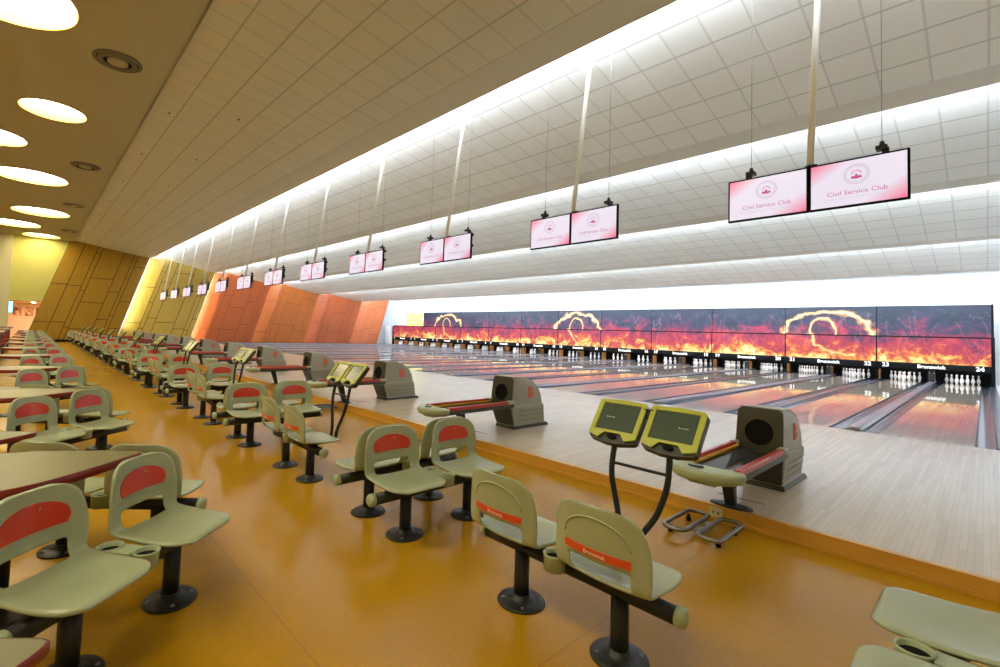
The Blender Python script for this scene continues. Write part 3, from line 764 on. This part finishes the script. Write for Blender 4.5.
for k in range(12):
    xc = -3.36-P*k
    place_unit(xc+.60, -10.25, -ANG, 'twin sage seats turned right, in front of the %s aisle drinks table' % near(k), 'seats right of the spectator tables')
    if k < 11: place_unit(xc-.50, -10.20, ANG, 'twin sage seats turned left, behind the %s aisle drinks table' % near(k), 'seats left of the spectator tables')
    place_table(xc-.02, -10.13, 'drop shaped red edged drinks table, %s in the aisle row' % near(k), 'drinks tables along the aisle')
for k in range(3):
    xc = -1.74-P*k
    place_table(xc, -10.60, 'drop shaped red edged drinks table at left picture edge, %s in back row' % near(k), 'drinks tables of the back row', .82)
# ------------------------------------------------------------------ scoring consoles
scr_txt = text_mesh('Brunswick', .013, m_inkw, 0)
def make_console():
    r = thing('scoring_console', None, None)       # origin on the floor under the front beam
    for i, (xt, xb) in enumerate(((-.16, -.08), (.16, .03))):
        pts = catmull([(xb, .32, .345), (xb, .33, .46), (xt*.72, .345, .61), (xt*1.0, .365, .76), (xt*1.03, .385, .88), (xt, .40, .95)], 4)
        mb = MB(); mb.tube(pts, .0165, 10); mb.build('arm', m_dark, r)
    mb = MB(); mb.tube([(-.17, .375, .835), (.17, .375, .835)], .009, 8); mb.build('crossbar', m_dark, r)
    mb = MB(); mb.box(-.10, .06, -.045, .34, .342, .366); mb.build('beam_clamp', m_dark, r)
    tl = radians(38)
    def T(cx_):
        def f(x, y, z):      # x right, z up the face, y out of the face (towards the user)
            return (cx_+x, .43+z*sin(tl)-y*cos(tl), 1.07+z*cos(tl)+y*sin(tl))
        return f
    for s in (-1, 1):
        f = T(s*.165)
        W_, H_ = .148, .135
        ol = []
        for a, b in [(-W_, -H_*.85), (-W_*.9, -H_*.95), (-W_*.3, -H_*1.08), (W_*.3, -H_*1.08), (W_*.9, -H_*.95), (W_, -H_*.85), (W_*1.02, H_*.9), (W_*.95, H_), (W_*.3, H_*1.0), (0, H_*1.06), (-W_*.3, H_), (-W_*.95, H_), (-W_*1.02, H_*.9)]: ol.append((a, b))
        mb = MB(); mb.prism(ol, lambda a, b, d, f=f: f(a, -.045+d, b), .04); cs = mb.build('case', m_case, r)
        mb = MB()
        # lime fascia as a frame round the screen
        x0, x1, z0, z1 = -.121, .121, -.072, .113
        fo = [(-W_, -H_*.80), (-.09, -H_*.93), (-.06, -H_*.72), (.06, -H_*.72), (.09, -H_*.93), (W_, -H_*.80), (W_*1.02, H_*.9), (W_*.95, H_), (0, H_*1.06), (-W_*.95, H_), (-W_*1.02, H_*.9)]
        def quad(pts, t0=0., t1=.012):
            mb.prism(pts, lambda a, b, d: f(a, t0+d, b), t1-t0)
        quad([(-W_, -H_*.80), (x0, z0), (x0, z1), (-W_*.95, H_), (-W_*1.02, H_*.9)])
        quad([(W_, -H_*.80), (W_*1.02, H_*.9), (W_*.95, H_), (x1, z1), (x1, z0)])
        quad([(x0, z1), (x1, z1), (W_*.95, H_), (0, H_*1.06), (-W_*.95, H_)])
        quad([(-W_, -H_*.80), (-.085, -H_*.95), (-.05, -.088), (.05, -.088), (.085, -H_*.95), (W_, -H_*.80), (x1, z0), (x0, z0)])
        mb.build('fascia', m_lime, r)
        mb = MB(); mb.poly([f(x0, .003, z0), f(x1, .003, z0), f(x1, .003, z1), f(x0, .003, z1)]); mb.build('screen', m_screen_off, r)
        put_text('screen_lettering', scr_txt, r, f(s*.05, .0042, .02), (pi/2-tl, 0, 0))
        mb = MB(); n = 16
        mb.prism([(.030*cos(2*pi*i/n), -.108+.014*sin(2*pi*i/n)) for i in range(n)], lambda a, b, d: f(a, -.004+d, b), .014); mb.build('button', m_black, r)
    mb = MB(); mb.box(-.03, .03, .48, .51, 1.10, 1.16); mb.build('hinge', m_mount, r)
    return r
con = make_console(); index_kids()
for k in range(12):
    o = con if k == 0 else dup(con)
    o.location = (-1.19-P*k, -8.43, FZ); tag(o, 'lime framed twin touch screen scoring console on two dark arms, %s one' % near(k), 'scoring console', 'scoring consoles')
# ------------------------------------------------------------------ ball returns
blogo = text_mesh('B', .24, m_logo, .003, True)
def make_return():
    r = thing('ball_return', None, None)   # origin: approach level, centre of hood front
    # hood rings by height: half width, front y, rear y
    lv = [(.0, .175, .06, .86), (.05, .180, .06, .85), (.06, .172, .065, .84), (.33, .215, -.045, .765), (.36, .210, -.05, .75), (.365, .200, -.05, .735), (.50, .198, -.04, .705), (.62, .196, -.025, .63), (.72, .193, -.015, .50), (.775, .188, -.01, .34), (.80, .178, .0, .20)]
    rings = []
    for z, hw, yf, yr in lv:
        c = .035
        rings.append([(-hw, yf+.012, z), (-hw+.012, yf, z), (hw-.012, yf, z), (hw, yf+.012, z), (hw*.97, yr-c, z), (hw*.97-c, yr, z), (-hw*.97+c, yr, z), (-hw*.97, yr-c, z)])
    mb = MB(); mb.loft(rings, 0, True, False); hood = mb.build('hood', m_hood, r)
    # base skirt
    mb = MB(); mb.loft([[(-.195, .04, 0.0), (.195, .04, 0), (.205, .88, 0), (-.205, .88, 0)], [(-.185, .05, .045), (.185, .05, .045), (.185, .862, .045), (-.185, .862, .045)]], 0, True, False); mb.build('skirt', m_hoodf, r)
    # front panel with the round mouth
    n = 32; cz_ = .56; R = .125
    def yf(z):
        for a, b in zip(lv[:-1], lv[1:]):
            if a[0] <= z <= b[0]: q = (z-a[0])/(b[0]-a[0]+1e-9); return a[2]+q*(b[2]-a[2]), a[1]+q*(b[1]-a[1])
        return lv[-1][2], lv[-1][1]
    mb = MB(); outer = []; inner = []
    for i in range(n):
        a = 2*pi*i/n; dx, dz = cos(a), sin(a)
        s_ = min(.205/abs(dx) if abs(dx) > 1e-6 else 9, (.235 if dz > 0 else .20)/abs(dz) if abs(dz) > 1e-6 else 9)
        z = cz_+s_*dz; hw = yf(z)[1]+.004
        outer.append((max(-hw, min(hw, s_*dx)), yf(z)[0]-.022, z)); inner.append((R*dx, yf(cz_+R*dz)[0]-.026, cz_+R*dz))
    n0 = len(mb.v); mb.v += outer+inner+[(x, y+.03, z) for x, y, z in outer]
    for i in range(n):
        j = (i+1) % n
        mb.face((i, j, n+j, n+i)); mb.face((i, j, 2*n+j, 2*n+i))
    fp = mb.build('front_panel', m_hoodf, r)
    mb = MB(); rg = []
    for q, (rad, dy) in enumerate(((R, -.026), (R*.98, .0), (R*.9, -.018+.004))):
        pass
    rg = [[(R*cos(2*pi*i/n), yf(cz_+R*sin(2*pi*i/n))[0]-.027, cz_+R*sin(2*pi*i/n)) for i in range(n)], [(R*.99*cos(2*pi*i/n), yf(cz_+R*sin(2*pi*i/n))[0]-.006, cz_+R*.99*sin(2*pi*i/n)) for i in range(n)]]
    mb.loft(rg, 0, False); mb.poly(rg[1]); mb.build('ball_mouth', m_black, fp)  # shallow black disc stands in for the darkness inside the opening
    mb = MB(); mb.prism([(-.17, .06), (.17, .06), (.205, .33), (-.205, .33)], lambda a, b, d: (a, (.052+(b-.06)*(-.11/.27))-.012+d, b), .01); mb.build('lower_front_panel', m_hoodf, r)
    for s in (1, -1):
        o = put_text('logo', blogo, r, (s*.203, .40, .545), (pi/2, 0, pi/2*s))
        o.rotation_euler = (pi/2, 0, s*pi/2)
    # seams on the sides
    mb = MB()
    for s in (-1, 1):
        for z in (.13, .20, .27): mb.box(s*(.185+.04*(z-.06)/.27*.9)-.002, s*(.185+.04*(z-.06)/.27*.9)+.002, .10, .74, z, z+.004)
    mb.build('side_grooves', m_hoodf, r)
    # rack
    zr = .43
    for s in (-1, 1):
        x = s*.205
        mb = MB(); mb.box(x-.032, x+.032, -1.36, -.02, zr-.085, zr-.03); bake(mb.build('rail_side', m_hoodf, r), BEV(.008))
        mb = MB(); mb.prism([(-.03, -.03), (.03, -.03), (.03, 0), (.02, .014), (-.02, .014), (-.03, 0)], lambda a, b, d, x=x: (x+a, -1.35+d, zr+b), 1.21); mb.build('red_rail', m_railred, r)
        xi = s*.165
        mb = MB(); mb.box(xi-.010, xi+.010, -1.35, -.13, zr-.035, zr-.012); mb.build('yellow_rail', m_railyel, r)
        mb = MB(); mb.prism([(-.036, -.03), (.036, -.03), (.036, .005), (.022, .022), (-.022, .022), (-.036, .005)], lambda a, b, d, x=x: (x+a, -.15+d, zr+b), .14); mb.build('rail_end', m_plastic2, r)
    mb = MB(); mb.prism([(-.155, -.045), (0, -.075), (.155, -.045), (.155, -.055), (0, -.09), (-.155, -.055)], lambda a, b, d: (a, -1.36+d, zr+b), 1.34); mb.build('ball_tray', m_trough, r)
    mb = MB(); ol = []
    for i in range(17):
        a = pi+pi*i/16; ol.append((.275*cos(a), -1.36+.24*(abs(sin(a))**.8)*-1))
    ol += [(.20, -1.30), (.12, -1.36), (-.12, -1.36), (-.20, -1.30)]
    rings = []
    for z, sc in ((zr-.095, .80), (zr-.08, .93), (zr-.045, 1.0), (zr-.02, 1.0), (zr-.004, .965), (zr+.002, .90)):
        rings.append([(a*sc, -1.37+(b+1.37)*sc, z) for a, b in ol])
    mb.loft(rings, 0, True, True); mb.build('bumper', m_plastic2, r)
    mb = MB(); mb.lathe([(.062, zr+.0), (.060, zr+.010), (.045, zr+.014)], 20, c=(-.06, -1.455), sy=.6); mb.build('hand_dryer_button', m_trough, r)
    mb = MB(); mb.box(-.10, .10, -1.50, -1.42, zr-.12, zr-.09); mb.build('bumper_lip', m_plastic2, r)
    mb = MB(); mb.loft([[(-.04, -.86, .012), (.04, -.86, .012), (.04, -.80, .012), (-.04, -.80, .012)], [(-.05, -.98, zr-.09), (.05, -.98, zr-.09), (.05, -.88, zr-.09), (-.05, -.88, zr-.09)]], 0, True, False); mb.build('leg', m_dark, r)
    mb = MB(); mb.lathe([(.17, 0), (.17, .008), (.10, .016)], 28, c=(0, -.83), sy=.62); mb.build('foot_plate', m_dark, r)
    return r
ret = make_return(); index_kids()
for k in range(12):
    o = ret if k == 0 else dup(ret)
    o.location = (-1.385-P*k, -5.12, 0); tag(o, 'taupe ball return with red and yellow rack rails, %s one' % near(k), 'ball return', 'ball returns on the approach')
    mb = None
slot_me = None
for k in range(12):
    mb = MB(); mb.box(-.19, .19, -.006, .006, 0, .0025)
    tag(mb.build('floor_seam_strip', m_dark, None, (-1.40-P*k, -5.66, 0)), 'short dark strip in the boards beneath the %s ball return rack' % near(k), 'floor strip', 'dark strips under the ball racks')
# foot rail racks on the floor in front of the step
def make_footrail():
    r = thing('foot_rail', None, None)
    for cx_ in (-.16, .10):
        pts = []
        for (sx, sy_) in ((1, 1), (-1, 1), (-1, -1), (1, -1)):
            for i in range(6):
                a = {(1, 1): 0, (-1, 1): pi/2, (-1, -1): pi, (1, -1): 3*pi/2}[(sx, sy_)]+pi/2*i/5
                pts.append((cx_+sx*.025+.06*cos(a), sy_*.22+.06*sin(a), 0.062))
        mb = MB(); mb.tube(pts, .017, 12, closed=True); mb.build('rail_loop', m_steel, r)
    mb = MB(); mb.box(-.085, .025, -.13, -.02, .030, .048); mb.box(-.085, .025, .06, .15, .030, .048); mb.build('cross_plate', m_hood, r)
    for x, y in ((-.21, .16), (-.21, -.20), (.15, .16), (.15, -.20)):
        mb = MB(); mb.lathe([(.019, 0), (.019, .035), (.012, .04), (.012, .058)], 12, c=(x, y)); mb.build('foot', m_black, r)
    return r
fr = make_footrail(); index_kids()
for k in range(12):
    o = fr if k == 0 else dup(fr)
    o.location = (-1.40-P*k, -6.45, FZ); tag(o, 'low steel twin loop foot rail on the floor before the step, %s one' % near(k), 'foot rail', 'foot rails before the step')
ou = thing('wall_socket', 'cream power socket on the orange riser behind the nearest foot rail', 'socket', (-1.47, YS-.027, -.058))
mb = MB(); mb.box(-.055, .055, -.008, 0, -.04, .04); bake(mb.build('face_plate', m_cream, ou), BEV(.003))
mb = MB(); mb.box(-.025, -.015, -.010, -.008, -.01, .012); mb.box(.015, .025, -.010, -.008, -.01, .012); mb.build('socket_slots', m_black, ou)
# ------------------------------------------------------------------ dark counters and chairs behind the tables
m_brown = noisy('brown_laminate', (.16, .06, .03), .35); m_redpad = noisy('dark_red_vinyl', (.30, .03, .02), .4); m_bluegrey = noisy('blue_grey_vinyl', (.05, .06, .09), .5)
def make_counter():
    r = thing('bar_counter', None, None)
    mb = MB(); mb.box(-1.6, 1.6, -.9, .0, 1.0, 1.045); bake(mb.build('counter_top', m_brown, r), BEV(.01))
    mb = MB(); mb.box(-1.5, 1.5, -.8, -.12, 0, 1.0); mb.build('counter_body', m_bluegrey, r)
    mb = MB(); mb.box(-1.55, 1.55, -.10, -.07, .28, .31); mb.box(-1.52, -1.48, -.12, -.07, .28, .31); mb.box(1.48, 1.52, -.12, -.07, .28, .31); mb.build('foot_bar', m_bolt, r)
    return r
ct = make_counter(); index_kids()
for k, x in enumerate((-13.8, -18.8, -24, -29.5, -35)):
    o = ct if k == 0 else dup(ct)
    o.location = (x, -11.36, FZ); tag(o, 'brown topped dark counter at the left edge, %s from the camera' % ORD[k], 'counter', 'dark counters at the left edge')
def make_chair():
    r = thing('lounge_chair', None, None)
    mb = MB(); mb.box(-.24, .24, -.24, .24, .40, .50); bake(mb.build('seat_cushion', m_redpad, r), BEV(.03, 3))
    mb = MB(); mb.box(-.24, .24, -.28, -.20, .48, .86); bake(mb.build('backrest', m_redpad, r), BEV(.03, 3))
    for x in (-.2, .2):
        for y in (-.2, .2):
            mb = MB(); mb.tube([(x, y, 0), (x, y, .42)], .016, 8); mb.build('leg', m_dark, r)
    return r
chh = make_chair(); index_kids()
for k, x in enumerate((-11.2, -16.2, -21.4, -26.8, -32.3)):
    o = chh if k == 0 else dup(chh)
    o.location = (x, -11.65, FZ); o.rotation_euler = (0, 0, radians(-90)); tag(o, 'dark red padded chair beside the %s counter from the camera' % ORD[k], 'chair', 'dark red chairs by the counters')
